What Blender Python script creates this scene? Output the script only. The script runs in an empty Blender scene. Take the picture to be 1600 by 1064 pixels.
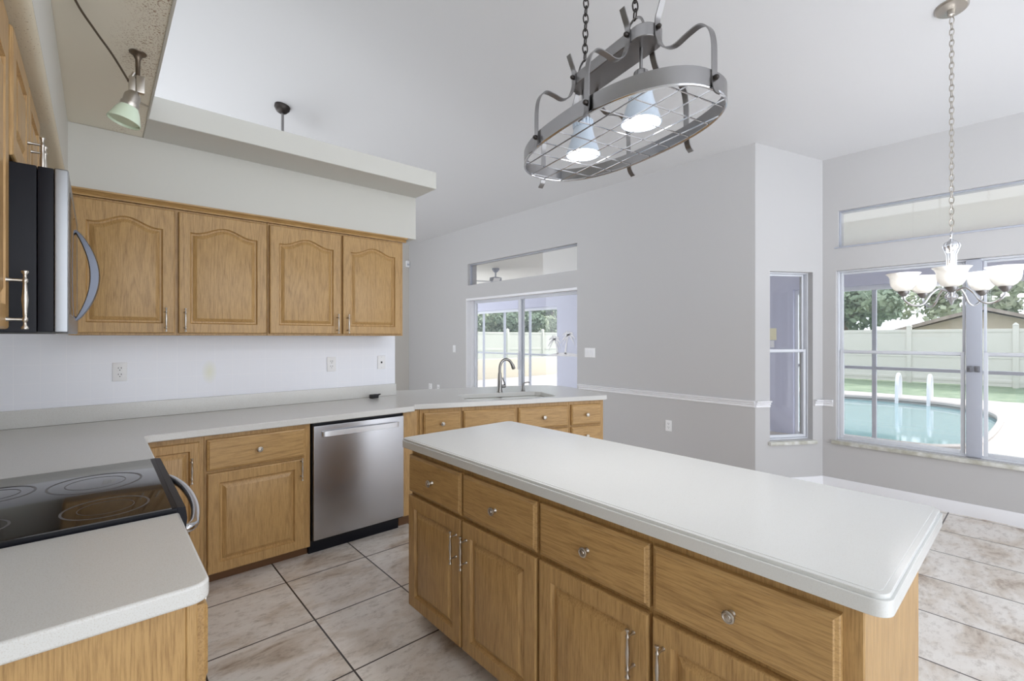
import bpy, bmesh, math, random
from mathutils import Vector, Matrix
random.seed(7)
SC = bpy.context.scene
COL = SC.collection
R = math.radians

# ------------------------------------------------------------------ camera, world, sun, exposure
cam_d = bpy.data.cameras.new('camera'); cam = bpy.data.objects.new('camera', cam_d); COL.objects.link(cam)
cam_d.sensor_width = 36.0; cam_d.lens = 733.0 / 1600 * 36.0; cam_d.shift_y = -5.0 / 1600
cam_d.clip_start = 0.02; cam_d.clip_end = 300
cam.location = (0, 0, 1.425); cam.rotation_euler = (R(90), 0, R(-41.48))
SC.camera = cam

w = bpy.data.worlds.new('World'); SC.world = w; w.use_nodes = True
bg = w.node_tree.nodes['Background']; bg.inputs['Color'].default_value = (0.90, 0.945, 1.0, 1); bg.inputs['Strength'].default_value = 1.3
sun_d = bpy.data.lights.new('sun', 'SUN'); sun = bpy.data.objects.new('sun', sun_d); COL.objects.link(sun)
sun_d.energy = 2.8; sun_d.angle = R(12); sun_d.color = (1, .97, .92)
sun.rotation_euler = Vector((-0.75, 0.3, -0.6)).to_track_quat('-Z', 'Y').to_euler()
SC.view_settings.view_transform = 'Standard'; SC.view_settings.look = 'None'
SC.view_settings.exposure = 1.22; SC.view_settings.gamma = 1.0; SC.view_settings.use_curve_mapping = False
SC.cycles.max_bounces = 14; SC.cycles.diffuse_bounces = 8; SC.cycles.transparent_max_bounces = 24
SC.cycles.sample_clamp_indirect = 8

# ------------------------------------------------------------------ materials
def srgb(r, g, b):
    f = lambda c: (c/255/12.92 if c/255 <= .04045 else ((c/255+.055)/1.055)**2.4)
    return (f(r), f(g), f(b), 1)

def newmat(name):
    m = bpy.data.materials.new(name); m.use_nodes = True
    return m, m.node_tree.nodes, m.node_tree.links, m.node_tree.nodes['Principled BSDF']

def mat(name, col, rough=.5, metal=0, spec=None, emit=None, est=0, coat=0, bump=0, bscale=60):
    m, n, l, b = newmat(name)
    b.inputs['Base Color'].default_value = col; b.inputs['Roughness'].default_value = rough; b.inputs['Metallic'].default_value = metal
    if spec is not None: b.inputs['Specular IOR Level'].default_value = spec
    if coat: b.inputs['Coat Weight'].default_value = coat; b.inputs['Coat Roughness'].default_value = .08
    if emit: b.inputs['Emission Color'].default_value = emit; b.inputs['Emission Strength'].default_value = est
    if bump:
        tc = n.new('ShaderNodeTexCoord'); nz = n.new('ShaderNodeTexNoise'); nz.inputs['Scale'].default_value = bscale; nz.inputs['Detail'].default_value = 3
        bp = n.new('ShaderNodeBump'); bp.inputs['Strength'].default_value = bump; bp.inputs['Distance'].default_value = .003
        l.new(tc.outputs['Object'], nz.inputs['Vector']); l.new(nz.outputs['Fac'], bp.inputs['Height']); l.new(bp.outputs['Normal'], b.inputs['Normal'])
    return m

def ramp(n, stops):
    r = n.new('ShaderNodeValToRGB'); e = r.color_ramp.elements
    while len(e) < len(stops): e.new(.5)
    for k, (p, c) in enumerate(stops): e[k].position = p; e[k].color = c
    return r

def oak(name, axis, light, dark, seed=0):
    m, n, l, b = newmat(name)
    tc = n.new('ShaderNodeTexCoord'); oi = n.new('ShaderNodeObjectInfo')
    add = n.new('ShaderNodeVectorMath'); add.operation = 'ADD'
    sc = n.new('ShaderNodeVectorMath'); sc.operation = 'SCALE'; sc.inputs[0].default_value = (13.1, 7.7, 5.3)
    l.new(oi.outputs['Random'], sc.inputs['Scale']); l.new(tc.outputs['Object'], add.inputs[0]); l.new(sc.outputs[0], add.inputs[1])
    mp = n.new('ShaderNodeMapping'); mp.inputs['Scale'].default_value = (1, 1, .09) if axis == 'z' else (.09, 1, 1)
    l.new(add.outputs[0], mp.inputs['Vector'])
    fine = n.new('ShaderNodeTexNoise'); fine.inputs['Scale'].default_value = 260; fine.inputs['Detail'].default_value = 4; fine.inputs['Roughness'].default_value = .7
    mp2 = n.new('ShaderNodeMapping'); mp2.inputs['Scale'].default_value = (1, 1, .5) if axis == 'z' else (.5, 1, 1)
    l.new(mp.outputs[0], mp2.inputs['Vector']); l.new(mp2.outputs[0], fine.inputs['Vector'])
    big = n.new('ShaderNodeTexNoise'); big.inputs['Scale'].default_value = 7; big.inputs['Detail'].default_value = 3; big.inputs['Distortion'].default_value = .6
    l.new(mp.outputs[0], big.inputs['Vector'])
    # cathedral figure: rings taken from the low-frequency field
    mul = n.new('ShaderNodeMath'); mul.operation = 'MULTIPLY'; mul.inputs[1].default_value = 62
    l.new(big.outputs['Fac'], mul.inputs[0])
    sn = n.new('ShaderNodeMath'); sn.operation = 'SINE'; l.new(mul.outputs[0], sn.inputs[0])
    r1 = ramp(n, [(0.15, (0, 0, 0, 1)), (1, (1, 1, 1, 1))]); 
    mr = n.new('ShaderNodeMapRange'); mr.inputs['From Min'].default_value = -1; l.new(sn.outputs[0], mr.inputs['Value'])
    pw = n.new('ShaderNodeMath'); pw.operation = 'POWER'; pw.inputs[1].default_value = 4; l.new(mr.outputs[0], pw.inputs[0])
    f1 = ramp(n, [(.36, (1, 1, 1, 1)), (.56, (0, 0, 0, 1))]); l.new(fine.outputs['Fac'], f1.inputs['Fac'])
    a1 = n.new('ShaderNodeMath'); a1.operation = 'MULTIPLY'; a1.inputs[1].default_value = .22; l.new(pw.outputs[0], a1.inputs[0])
    a2 = n.new('ShaderNodeMath'); a2.operation = 'MULTIPLY'; a2.inputs[1].default_value = .50; l.new(f1.outputs[0], a2.inputs[0])
    s = n.new('ShaderNodeMath'); s.operation = 'ADD'; s.use_clamp = True; l.new(a1.outputs[0], s.inputs[0]); l.new(a2.outputs[0], s.inputs[1])
    mx = n.new('ShaderNodeMix'); mx.data_type = 'RGBA'; mx.inputs['A'].default_value = light; mx.inputs['B'].default_value = dark
    l.new(s.outputs[0], mx.inputs['Factor'])
    l.new(mx.outputs['Result'], b.inputs['Base Color'])
    b.inputs['Roughness'].default_value = .38; b.inputs['Specular IOR Level'].default_value = .45
    bp = n.new('ShaderNodeBump'); bp.inputs['Strength'].default_value = .12; bp.inputs['Distance'].default_value = .001; bp.invert = True
    l.new(s.outputs[0], bp.inputs['Height']); l.new(bp.outputs['Normal'], b.inputs['Normal'])
    return m

OL, OD = srgb(186, 150, 98), srgb(128, 93, 52)
OAKV = oak('oak_upright', 'z', OL, OD); OAKH = oak('oak_level', 'x', OL, OD)
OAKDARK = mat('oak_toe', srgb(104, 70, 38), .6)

def quartz(name, base, speck, rough):
    m, n, l, b = newmat(name)
    tc = n.new('ShaderNodeTexCoord')
    nz = n.new('ShaderNodeTexNoise'); nz.inputs['Scale'].default_value = 420; nz.inputs['Detail'].default_value = 2
    l.new(tc.outputs['Object'], nz.inputs['Vector'])
    rp = ramp(n, [(.34, speck), (.46, base)]); l.new(nz.outputs['Fac'], rp.inputs['Fac'])
    l.new(rp.outputs[0], b.inputs['Base Color']); b.inputs['Roughness'].default_value = rough
    return m
QUARTZ = quartz('counter_quartz', srgb(211, 211, 209), srgb(200, 197, 192), .22)
QUARTZ_I = quartz('island_quartz', srgb(211, 212, 211), srgb(206, 206, 204), .15)

def tiles_floor():
    m, n, l, b = newmat('floor_tile')
    tc = n.new('ShaderNodeTexCoord'); mp = n.new('ShaderNodeMapping'); mp.inputs['Location'].default_value = (-.342, -.0268, 0)
    l.new(tc.outputs['Object'], mp.inputs['Vector'])
    br = n.new('ShaderNodeTexBrick'); br.offset = 0; br.squash = 1
    br.inputs['Scale'].default_value = 1; br.inputs['Brick Width'].default_value = .4807; br.inputs['Row Height'].default_value = .4807
    br.inputs['Mortar Size'].default_value = .0042; br.inputs['Mortar Smooth'].default_value = .1
    br.inputs['Color1'].default_value = (0, 0, 0, 1); br.inputs['Color2'].default_value = (1, 1, 1, 1); br.inputs['Mortar'].default_value = (.5, .5, .5, 1)
    l.new(mp.outputs[0], br.inputs['Vector'])
    # each tile shifts the veining
    sh = n.new('ShaderNodeVectorMath'); sh.operation = 'MULTIPLY_ADD'; sh.inputs[1].default_value = (4, 9, 2)
    l.new(br.outputs['Color'], sh.inputs[0]); l.new(mp.outputs[0], sh.inputs[2])
    m2 = n.new('ShaderNodeMapping'); m2.inputs['Rotation'].default_value = (0, 0, R(20)); m2.inputs['Scale'].default_value = (1, 1.9, 1); l.new(sh.outputs[0], m2.inputs['Vector'])
    n1 = n.new('ShaderNodeTexNoise'); n1.inputs['Scale'].default_value = 2.6; n1.inputs['Detail'].default_value = 6; n1.inputs['Roughness'].default_value = .62; n1.inputs['Distortion'].default_value = .5
    l.new(m2.outputs[0], n1.inputs['Vector'])
    r1 = ramp(n, [(.30, srgb(160, 140, 122)), (.40, srgb(206, 195, 183)), (.52, srgb(226, 220, 214)), (.75, srgb(236, 233, 229))]); l.new(n1.outputs['Fac'], r1.inputs['Fac'])
    n2 = n.new('ShaderNodeTexNoise'); n2.inputs['Scale'].default_value = 16; n2.inputs['Detail'].default_value = 8; n2.inputs['Roughness'].default_value = .75
    l.new(m2.outputs[0], n2.inputs['Vector'])
    r2 = ramp(n, [(.30, srgb(150, 136, 122)), (.5, (1, 1, 1, 1))]); l.new(n2.outputs['Fac'], r2.inputs['Fac'])
    mu = n.new('ShaderNodeMix'); mu.data_type = 'RGBA'; mu.blend_type = 'MULTIPLY'; mu.inputs['Factor'].default_value = .55
    l.new(r1.outputs[0], mu.inputs['A']); l.new(r2.outputs[0], mu.inputs['B'])
    mg = n.new('ShaderNodeMix'); mg.data_type = 'RGBA'; mg.inputs['B'].default_value = srgb(44, 36, 30)
    l.new(br.outputs['Fac'], mg.inputs['Factor']); l.new(mu.outputs['Result'], mg.inputs['A'])
    l.new(mg.outputs['Result'], b.inputs['Base Color']); b.inputs['Roughness'].default_value = .34
    bp = n.new('ShaderNodeBump'); bp.invert = True; bp.inputs['Strength'].default_value = .3; bp.inputs['Distance'].default_value = .002
    l.new(br.outputs['Fac'], bp.inputs['Height']); l.new(bp.outputs['Normal'], b.inputs['Normal'])
    return m
FLOOR = tiles_floor()

def tiles_wall():
    m, n, l, b = newmat('backsplash_tile')
    tc = n.new('ShaderNodeTexCoord'); mp = n.new('ShaderNodeMapping'); mp.inputs['Rotation'].default_value = (R(90), 0, 0); mp.inputs['Location'].default_value = (.03, -.03, 0)
    l.new(tc.outputs['Object'], mp.inputs['Vector'])
    br = n.new('ShaderNodeTexBrick'); br.offset = 0; br.inputs['Scale'].default_value = 1
    br.inputs['Brick Width'].default_value = .108; br.inputs['Row Height'].default_value = .108; br.inputs['Mortar Size'].default_value = .0012; br.inputs['Mortar Smooth'].default_value = .3
    c = srgb(232, 234, 242)
    br.inputs['Color1'].default_value = c; br.inputs['Color2'].default_value = c; br.inputs['Mortar'].default_value = srgb(238, 239, 245)
    l.new(mp.outputs[0], br.inputs['Vector'])
    # yellowed patch right of the corner outlet
    vm = n.new('ShaderNodeVectorMath'); vm.operation = 'SUBTRACT'; vm.inputs[1].default_value = (.585, 3.85, 1.185)
    l.new(tc.outputs['Object'], vm.inputs[0])
    ms = n.new('ShaderNodeVectorMath'); ms.operation = 'MULTIPLY'; ms.inputs[1].default_value = (1, 1, .55); l.new(vm.outputs[0], ms.inputs[0])
    ln = n.new('ShaderNodeVectorMath'); ln.operation = 'LENGTH'; l.new(ms.outputs[0], ln.inputs[0])
    mr = n.new('ShaderNodeMapRange'); mr.inputs['From Min'].default_value = .005; mr.inputs['From Max'].default_value = .05; mr.inputs['To Min'].default_value = .38; mr.inputs['To Max'].default_value = 0
    l.new(ln.outputs['Value'], mr.inputs['Value'])
    mx = n.new('ShaderNodeMix'); mx.data_type = 'RGBA'; mx.inputs['B'].default_value = srgb(222, 222, 150)
    l.new(mr.outputs[0], mx.inputs['Factor']); l.new(br.outputs['Color'], mx.inputs['A']); l.new(mx.outputs['Result'], b.inputs['Base Color'])
    b.inputs['Roughness'].default_value = .25
    bp = n.new('ShaderNodeBump'); bp.invert = True; bp.inputs['Strength'].default_value = .12; bp.inputs['Distance'].default_value = .001
    l.new(br.outputs['Fac'], bp.inputs['Height']); l.new(bp.outputs['Normal'], b.inputs['Normal'])
    return m
BACKSPLASH = tiles_wall()

def stained(name, base, stain, thr, edge=False):
    m, n, l, b = newmat(name)
    tc = n.new('ShaderNodeTexCoord')
    nz = n.new('ShaderNodeTexNoise'); nz.inputs['Scale'].default_value = 190; nz.inputs['Detail'].default_value = 3
    lo = n.new('ShaderNodeTexNoise'); lo.inputs['Scale'].default_value = 2.6; lo.inputs['Detail'].default_value = 2
    l.new(tc.outputs['Object'], nz.inputs['Vector']); l.new(tc.outputs['Object'], lo.inputs['Vector'])
    r1 = ramp(n, [(thr, (0, 0, 0, 1)), (thr+.04, (1, 1, 1, 1))]); l.new(nz.outputs['Fac'], r1.inputs['Fac'])
    r2 = ramp(n, [(.42, (0, 0, 0, 1)), (.6, (1, 1, 1, 1))]); l.new(lo.outputs['Fac'], r2.inputs['Fac'])
    mu = n.new('ShaderNodeMath'); mu.operation = 'MULTIPLY'; l.new(r1.outputs[0], mu.inputs[0]); l.new(r2.outputs[0], mu.inputs[1])
    if edge:
        sx = n.new('ShaderNodeSeparateXYZ'); l.new(tc.outputs['Object'], sx.inputs[0])
        mr = n.new('ShaderNodeMapRange'); mr.inputs['From Min'].default_value = .02; mr.inputs['From Max'].default_value = .13; l.new(sx.outputs['X'], mr.inputs['Value'])
        m2 = n.new('ShaderNodeMath'); m2.operation = 'MULTIPLY'; l.new(mu.outputs[0], m2.inputs[0]); l.new(mr.outputs[0], m2.inputs[1]); mu = m2
    mx = n.new('ShaderNodeMix'); mx.data_type = 'RGBA'; mx.inputs['A'].default_value = base; mx.inputs['B'].default_value = stain
    l.new(mu.outputs[0], mx.inputs['Factor']); l.new(mx.outputs['Result'], b.inputs['Base Color']); b.inputs['Roughness'].default_value = .7
    return m

WALLGRAY = mat('wall_gray_paint', srgb(189, 188, 189), .6, bump=.05)
WALLFAR = mat('wall_far_warm_lit', srgb(196, 192, 186), .6)  # warm light on the far wall is put into this colour
CEIL = mat('ceiling_paint', srgb(210, 210, 212), .75)
SOFFIT = mat('soffit_paint', srgb(206, 205, 199), .65)
SOFFITSTAIN = stained('soffit_spotted', srgb(228, 222, 207), srgb(156, 128, 104), .57, True)
SOFFITEDGE = stained('soffit_edge_cream', srgb(206, 196, 174), srgb(140, 116, 86), .64)
WHITE = mat('white_trim', srgb(232, 232, 236), .4)
ALU = mat('window_white_metal', srgb(214, 217, 224), .4)
ALUGREY = mat('window_grey_metal', srgb(176, 180, 192), .4)
PLATE = mat('plate_plastic', srgb(234, 234, 236), .35)
SLOT = mat('slot_dark', srgb(40, 40, 44), .6)
NICKEL = mat('brushed_nickel', srgb(190, 184, 176), .3, 1)
PEWTER = mat('pewter_steel', srgb(142, 140, 140), .28, 1)
DARKMETAL = mat('dark_bolt', srgb(70, 66, 64), .45, 1)
BRASSDARK = mat('dark_bronze', srgb(112, 100, 88), .4, 1)
STEEL = mat('stainless_steel', srgb(182, 182, 186), .27, 1)
CHROME = mat('polished_steel', srgb(205, 206, 210), .16, 1)
FAUCET = mat('faucet_steel', srgb(140, 138, 136), .28, 1)
BLACK = mat('black_enamel', srgb(17, 18, 26), .42, spec=.22)
BLACKGLASS = mat('black_glass', srgb(30, 27, 28), .06, spec=.6)
BURN = mat('burner_ring', srgb(70, 66, 68), .3)
SEAM = mat('dark_seam', srgb(28, 24, 22), .8)
LAVENDER = mat('lanai_lavender_paint', srgb(190, 192, 212), .7)
LANAICEIL = mat('lanai_ceiling_paint', srgb(248, 247, 240), .7)
CONCRETE = mat('pool_deck_concrete', srgb(190, 183, 178), .8, bump=.2, bscale=20)
FENCEM = mat('fence_vinyl', srgb(206, 204, 196), .5)
SINKM = mat('sink_white', srgb(226, 227, 224), .2)
FROST = None
def glassmat(name, tint):
    m, n, l, b = newmat(name); n.remove(b)
    out = n['Material Output']; tr = n.new('ShaderNodeBsdfTransparent'); tr.inputs['Color'].default_value = tint
    gl = n.new('ShaderNodeBsdfGlossy'); gl.inputs['Roughness'].default_value = .02
    lw = n.new('ShaderNodeLayerWeight'); pw = n.new('ShaderNodeMath'); pw.operation = 'POWER'; pw.inputs[1].default_value = 5
    fr = n.new('ShaderNodeMath'); fr.operation = 'MULTIPLY_ADD'; fr.inputs[1].default_value = .9; fr.inputs[2].default_value = .035
    l.new(lw.outputs['Facing'], pw.inputs[0]); l.new(pw.outputs[0], fr.inputs[0])
    mx = n.new('ShaderNodeMixShader'); l.new(fr.outputs[0], mx.inputs[0]); l.new(tr.outputs[0], mx.inputs[1]); l.new(gl.outputs[0], mx.inputs[2]); l.new(mx.outputs[0], out.inputs['Surface'])
    return m
GLASS = glassmat('window_glass', (.96, .97, .98, 1))
def screenmat():
    m, n, l, b = newmat('insect_screen'); n.remove(b)
    out = n['Material Output']; tr = n.new('ShaderNodeBsdfTransparent'); df = n.new('ShaderNodeBsdfDiffuse'); df.inputs['Color'].default_value = srgb(128, 134, 140)
    mx = n.new('ShaderNodeMixShader'); mx.inputs[0].default_value = .2
    l.new(tr.outputs[0], mx.inputs[1]); l.new(df.outputs[0], mx.inputs[2]); l.new(mx.outputs[0], out.inputs['Surface'])
    return m
SCREEN = screenmat()
def shademat(name, col, est):
    m, n, l, b = newmat(name)
    b.inputs['Base Color'].default_value = col; b.inputs['Roughness'].default_value = .3; b.inputs['Transmission Weight'].default_value = .25
    b.inputs['Emission Color'].default_value = (1, .97, .93, 1); b.inputs['Emission Strength'].default_value = est
    return m
BELL = shademat('alabaster_glass', srgb(236, 234, 230), .02)
GREENGLASS = mat('pale_green_glass', srgb(222, 238, 216), .25)
BULB = mat('lit_bulb', (1, 1, 1, 1), .4, emit=(1, 1, 1, 1), est=5)
COLLAR = mat('milk_glass_collar', srgb(210, 222, 236), .3)
WATER = mat('pool_water', srgb(118, 152, 157), .05, spec=.5)
def noisemat(name, c1, c2, scale, rough=.9):
    m, n, l, b = newmat(name)
    tc = n.new('ShaderNodeTexCoord'); nz = n.new('ShaderNodeTexNoise'); nz.inputs['Scale'].default_value = scale; nz.inputs['Detail'].default_value = 5
    l.new(tc.outputs['Object'], nz.inputs['Vector']); rp = ramp(n, [(.35, c1), (.65, c2)]); l.new(nz.outputs['Fac'], rp.inputs['Fac'])
    l.new(rp.outputs[0], b.inputs['Base Color']); b.inputs['Roughness'].default_value = rough
    return m
GRASS = noisemat('lawn_grass', srgb(100, 122, 96), srgb(134, 150, 124), 4)
LEAF = noisemat('tree_leaf', srgb(116, 134, 112), srgb(160, 174, 150), 1.2)
LEAF2 = noisemat('tree_leaf_pale', srgb(140, 154, 130), srgb(186, 192, 164), 1.2)
BARK = noisemat('tree_bark', srgb(110, 96, 84), srgb(150, 136, 120), 6)
ROOF = noisemat('roof_shingle', srgb(158, 142, 134), srgb(186, 172, 164), 3)
STUCCO = mat('house_stucco', srgb(206, 190, 172), .9)
SILL = noisemat('marble_sill', srgb(178, 176, 164), srgb(214, 214, 210), 14, .4)

# ------------------------------------------------------------------ mesh helpers
class MB:
    def __init__(s): s.bm = bmesh.new()
    def box(s, x0, x1, y0, y1, z0, z1, bev=0, seg=2, mtx=None):
        g = bmesh.ops.create_cube(s.bm, size=1)['verts']
        for v in g: v.co = Vector(((x0+x1)/2 + v.co.x*(x1-x0), (y0+y1)/2 + v.co.y*(y1-y0), (z0+z1)/2 + v.co.z*(z1-z0)))
        if mtx is not None:
            for v in g: v.co = mtx @ v.co
        if bev:
            es = list({e for v in g for e in v.link_edges})
            bmesh.ops.bevel(s.bm, geom=es, offset=bev, segments=seg, affect='EDGES', profile=.6)
        return s
    def loft(s, rings, cap0=True, cap1=True, closed=True):
        vs = [[s.bm.verts.new(p) for p in r] for r in rings]
        n = len(rings[0])
        for a, b in zip(vs[:-1], vs[1:]):
            for i in range(n if closed else n-1):
                j = (i+1) % n
                try: s.bm.faces.new((a[i], a[j], b[j], b[i]))
                except ValueError: pass
        if cap0: s.bm.faces.new(list(reversed(vs[0])))
        if cap1: s.bm.faces.new(vs[-1])
        return s
    def lathe(s, prof, n=20, c=(0, 0, 0), axis='z', cap0=True, cap1=True, mtx=None):
        rings = []
        for r, h in prof:
            ring = []
            for k in range(n):
                a = 2*math.pi*k/n; p = (r*math.cos(a), r*math.sin(a), h)
                if axis == 'x': p = (p[2], p[0], p[1])
                if axis == 'y': p = (p[1], p[2], p[0])
                q = Vector(p)
                if mtx is not None: q = mtx @ q
                ring.append(Vector(c) + q)
            rings.append(ring)
        return s.loft(rings, cap0, cap1)
    def tube(s, pts, r, n=8, closed=False, caps=True):
        P = [Vector(p) for p in pts]; m = len(P)
        rr = r if isinstance(r, (list, tuple)) else [r]*m
        T = []
        for i in range(m):
            a = P[(i-1) % m] if (closed or i) else P[i]; b = P[(i+1) % m] if (closed or i < m-1) else P[i]
            T.append((b-a).normalized())
        up = Vector((0, 0, 1)) if abs(T[0].z) < .9 else Vector((1, 0, 0))
        N = (up - T[0]*up.dot(T[0])).normalized(); rings = []
        for i in range(m):
            N = (N - T[i]*N.dot(T[i])).normalized(); Bn = T[i].cross(N)
            rings.append([P[i] + (N*math.cos(2*math.pi*k/n) + Bn*math.sin(2*math.pi*k/n))*rr[i] for k in range(n)])
        if closed:
            rings.append(rings[0]); 
            vs = [[s.bm.verts.new(p) for p in q] for q in rings[:-1]]; vs.append(vs[0])
            for a, b in zip(vs[:-1], vs[1:]):
                for i in range(n): s.bm.faces.new((a[i], a[(i+1) % n], b[(i+1) % n], b[i]))
            return s
        return s.loft(rings, caps, caps)
    def strap(s, pts, width, thick, wdir, closed=False):
        P = [Vector(p) for p in pts]; W = Vector(wdir).normalized(); m = len(P); rings = []
        for i in range(m):
            a = P[max(i-1, 0)]; b = P[min(i+1, m-1)]
            if closed: a = P[(i-1) % m]; b = P[(i+1) % m]
            t = (b-a).normalized(); nn = W.cross(t).normalized()
            rings.append([P[i]+W*sw*width/2+nn*sn*thick/2 for sw, sn in ((-1, -1), (1, -1), (1, 1), (-1, 1))])
        if closed:
            vs = [[s.bm.verts.new(p) for p in q] for q in rings]; vs.append(vs[0])
            for a, b in zip(vs[:-1], vs[1:]):
                for i in range(4): s.bm.faces.new((a[i], a[(i+1) % 4], b[(i+1) % 4], b[i]))
            return s
        return s.loft(rings)
    def prism(s, poly, z0, z1, hole=None):
        poly = [p for i, p in enumerate(poly) if (Vector(p)-Vector(poly[i-1])).length > 1e-4]
        if hole is None:
            return s.loft([[(x, y, z0) for x, y in poly], [(x, y, z1) for x, y in poly]])
        bm = s.bm; es = []; top = []
        for lp in (poly, hole):
            v = [bm.verts.new((x, y, z1)) for x, y in lp]
            es += [bm.edges.new((v[i], v[(i+1) % len(v)])) for i in range(len(v))]
        g = bmesh.ops.triangle_fill(bm, edges=es, use_beauty=True)
        fs = [f for f in g['geom'] if isinstance(f, bmesh.types.BMFace)]
        bmesh.ops.dissolve_limit(bm, angle_limit=.01, verts=list({v for f in fs for v in f.verts}), edges=list({e for f in fs for e in f.edges if not e.is_boundary}))
        fs = [f for f in bm.faces]
        ex = bmesh.ops.extrude_face_region(bm, geom=fs)
        for e in ex['geom']:
            if isinstance(e, bmesh.types.BMVert): e.co.z = z0
        return s
    def ico(s, c, r, sub=2, sc=(1, 1, 1)):
        g = bmesh.ops.create_icosphere(s.bm, subdivisions=sub, radius=r)['verts']
        for v in g: v.co = Vector((v.co.x*sc[0]+c[0], v.co.y*sc[1]+c[1], v.co.z*sc[2]+c[2]))
        return s
    def mesh(s, name, m, smooth=35):
        me = bpy.data.meshes.new(name); bmesh.ops.recalc_face_normals(s.bm, faces=s.bm.faces[:]); s.bm.to_mesh(me); s.bm.free()
        me.materials.append(m)
        if smooth:
            for p in me.polygons: p.use_smooth = True
            me.set_sharp_from_angle(angle=R(smooth))
        return me
    def obj(s, name, m, parent=None, loc=(0, 0, 0), smooth=35):
        return link(name, s.mesh(name, m, smooth), parent, loc)

def link(name, me, parent=None, loc=(0, 0, 0), rot=None):
    o = bpy.data.objects.new(name, me); COL.objects.link(o); o.parent = parent; o.location = loc
    if rot: o.rotation_euler = rot
    return o
def tag(o, label, cat, group=None, kind=None):
    o['label'] = label; o['category'] = cat
    if group: o['group'] = group
    if kind: o['kind'] = kind
    return o
def thing(name, label, cat, loc=(0, 0, 0), rz=0, group=None, kind=None):
    o = bpy.data.objects.new(name, None); COL.objects.link(o); o.location = loc; o.rotation_euler = (0, 0, R(rz)); o.empty_display_size = .1
    return tag(o, label, cat, group, kind)
def struct(o, label, cat): return tag(o, label, cat, None, 'structure')
def arc(c, r, a0, a1, n):
    return [(c[0]+r*math.cos(R(a0+(a1-a0)*k/n)), c[1]+r*math.sin(R(a0+(a1-a0)*k/n))) for k in range(n+1)]
def smoothpath(pts, sub=6):
    P = [Vector(p) for p in pts]; out = []
    for i in range(len(P)-1):
        p0 = P[max(i-1, 0)]; p1 = P[i]; p2 = P[i+1]; p3 = P[min(i+2, len(P)-1)]
        for k in range(sub):
            t = k/sub
            out.append(.5*((2*p1)+(-p0+p2)*t+(2*p0-5*p1+4*p2-p3)*t*t+(-p0+3*p1-3*p2+p3)*t**3))
    out.append(P[-1]); return out
def addbevel(o, wd=.004, seg=2):
    b = o.modifiers.new('edge', 'BEVEL'); b.width = wd; b.segments = seg; b.limit_method = 'ANGLE'; b.angle_limit = R(40); return o
def wall_mesh(u0, u1, z0, z1, holes, th):
    """wall in its own frame: u along x, front face y=0, thickness towards +y, rectangular holes (u0,u1,z0,z1)"""
    us = sorted({u0, u1, *[h[0] for h in holes], *[h[1] for h in holes]}); zs = sorted({z0, z1, *[h[2] for h in holes], *[h[3] for h in holes]})
    inh = lambda u, z: any(h[0] < u < h[1] and h[2] < z < h[3] for h in holes)
    mb = MB(); bm = mb.bm; V = {}
    def v(u, y, z):
        k = (round(u, 5), round(y, 5), round(z, 5))
        if k not in V: V[k] = bm.verts.new(k)
        return V[k]
    solid = {}
    for i in range(len(us)-1):
        for j in range(len(zs)-1): solid[i, j] = not inh((us[i]+us[i+1])/2, (zs[j]+zs[j+1])/2)
    for (i, j), ok in solid.items():
        if not ok: continue
        a, b, c, d = us[i], us[i+1], zs[j], zs[j+1]
        bm.faces.new((v(a, 0, c), v(b, 0, c), v(b, 0, d), v(a, 0, d))); bm.faces.new((v(a, th, c), v(a, th, d), v(b, th, d), v(b, th, c)))
        for (di, dj, p, q) in ((-1, 0, (a, c), (a, d)), (1, 0, (b, c), (b, d)), (0, -1, (a, c), (b, c)), (0, 1, (a, d), (b, d))):
            if not solid.get((i+di, j+dj), False):
                bm.faces.new((v(p[0], 0, p[1]), v(q[0], 0, q[1]), v(q[0], th, q[1]), v(p[0], th, p[1])))
    return mb

# ------------------------------------------------------------------ room shell
XG, XW = 4.583, 5.205          # living-room wall, dining window wall
AX, AY, BX, BY = 4.583, 1.769, 5.205, 1.396
cz = lambda x: 3.235 - .19*(x-XG)
YB, XL = 3.85, -.455           # cabinet back wall, range wall
mb = MB(); mb.box(XL-.1, XW+.1, -1.5, 8.4, -.12, 0); struct(mb.obj('floor', FLOOR), 'square taupe stone-look floor tiles with dark grout lines', 'floor')
mb = MB(); x0, x1 = -3.0, XW+.19
mb.loft([[(x0, -5, cz(x0)), (x1, -5, cz(x1)), (x1, -5, cz(x1)+.12), (x0, -5, cz(x0)+.12)], [(x0, 8.4, cz(x0)), (x1, 8.4, cz(x1)), (x1, 8.4, cz(x1)+.12), (x0, 8.4, cz(x0)+.12)]])
struct(mb.obj('ceiling', CEIL), 'white sloping vaulted ceiling over kitchen and dining area', 'ceiling')
# living-room wall (faces -x): rz=-90 -> local x = -world y
o = wall_mesh(-8.24, -AY, 0, 3.4, [(-6.33, -3.93, 0, 2.065), (-6.29, -3.93, 2.28, 2.63)], .185).obj('wall_right', WALLGRAY, loc=(XG, 0, 0), smooth=0); o.rotation_euler = (0, 0, R(-90))
struct(o, 'light gray living-room wall with the sliding glass door', 'wall')
o = wall_mesh(-BY, 2.6, 0, 3.3, [(-1.289, .56, .46, 2.052), (-1.27, .7, 2.27, 2.61)], .185).obj('wall_dining', WALLGRAY, loc=(XW, 0, 0), smooth=0); o.rotation_euler = (0, 0, R(-90))
struct(o, 'light gray dining wall with wide window and transom above', 'wall')
dl = math.hypot(BX-AX, BY-AY); dang = math.atan2(BY-AY, BX-AX)
o = wall_mesh(0, dl, 0, 3.4, [(.154, .617, .45, 2.045)], .16).obj('wall_angled', WALLGRAY, loc=(AX, AY, 0), smooth=0); o.rotation_euler = (0, 0, dang)
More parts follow.
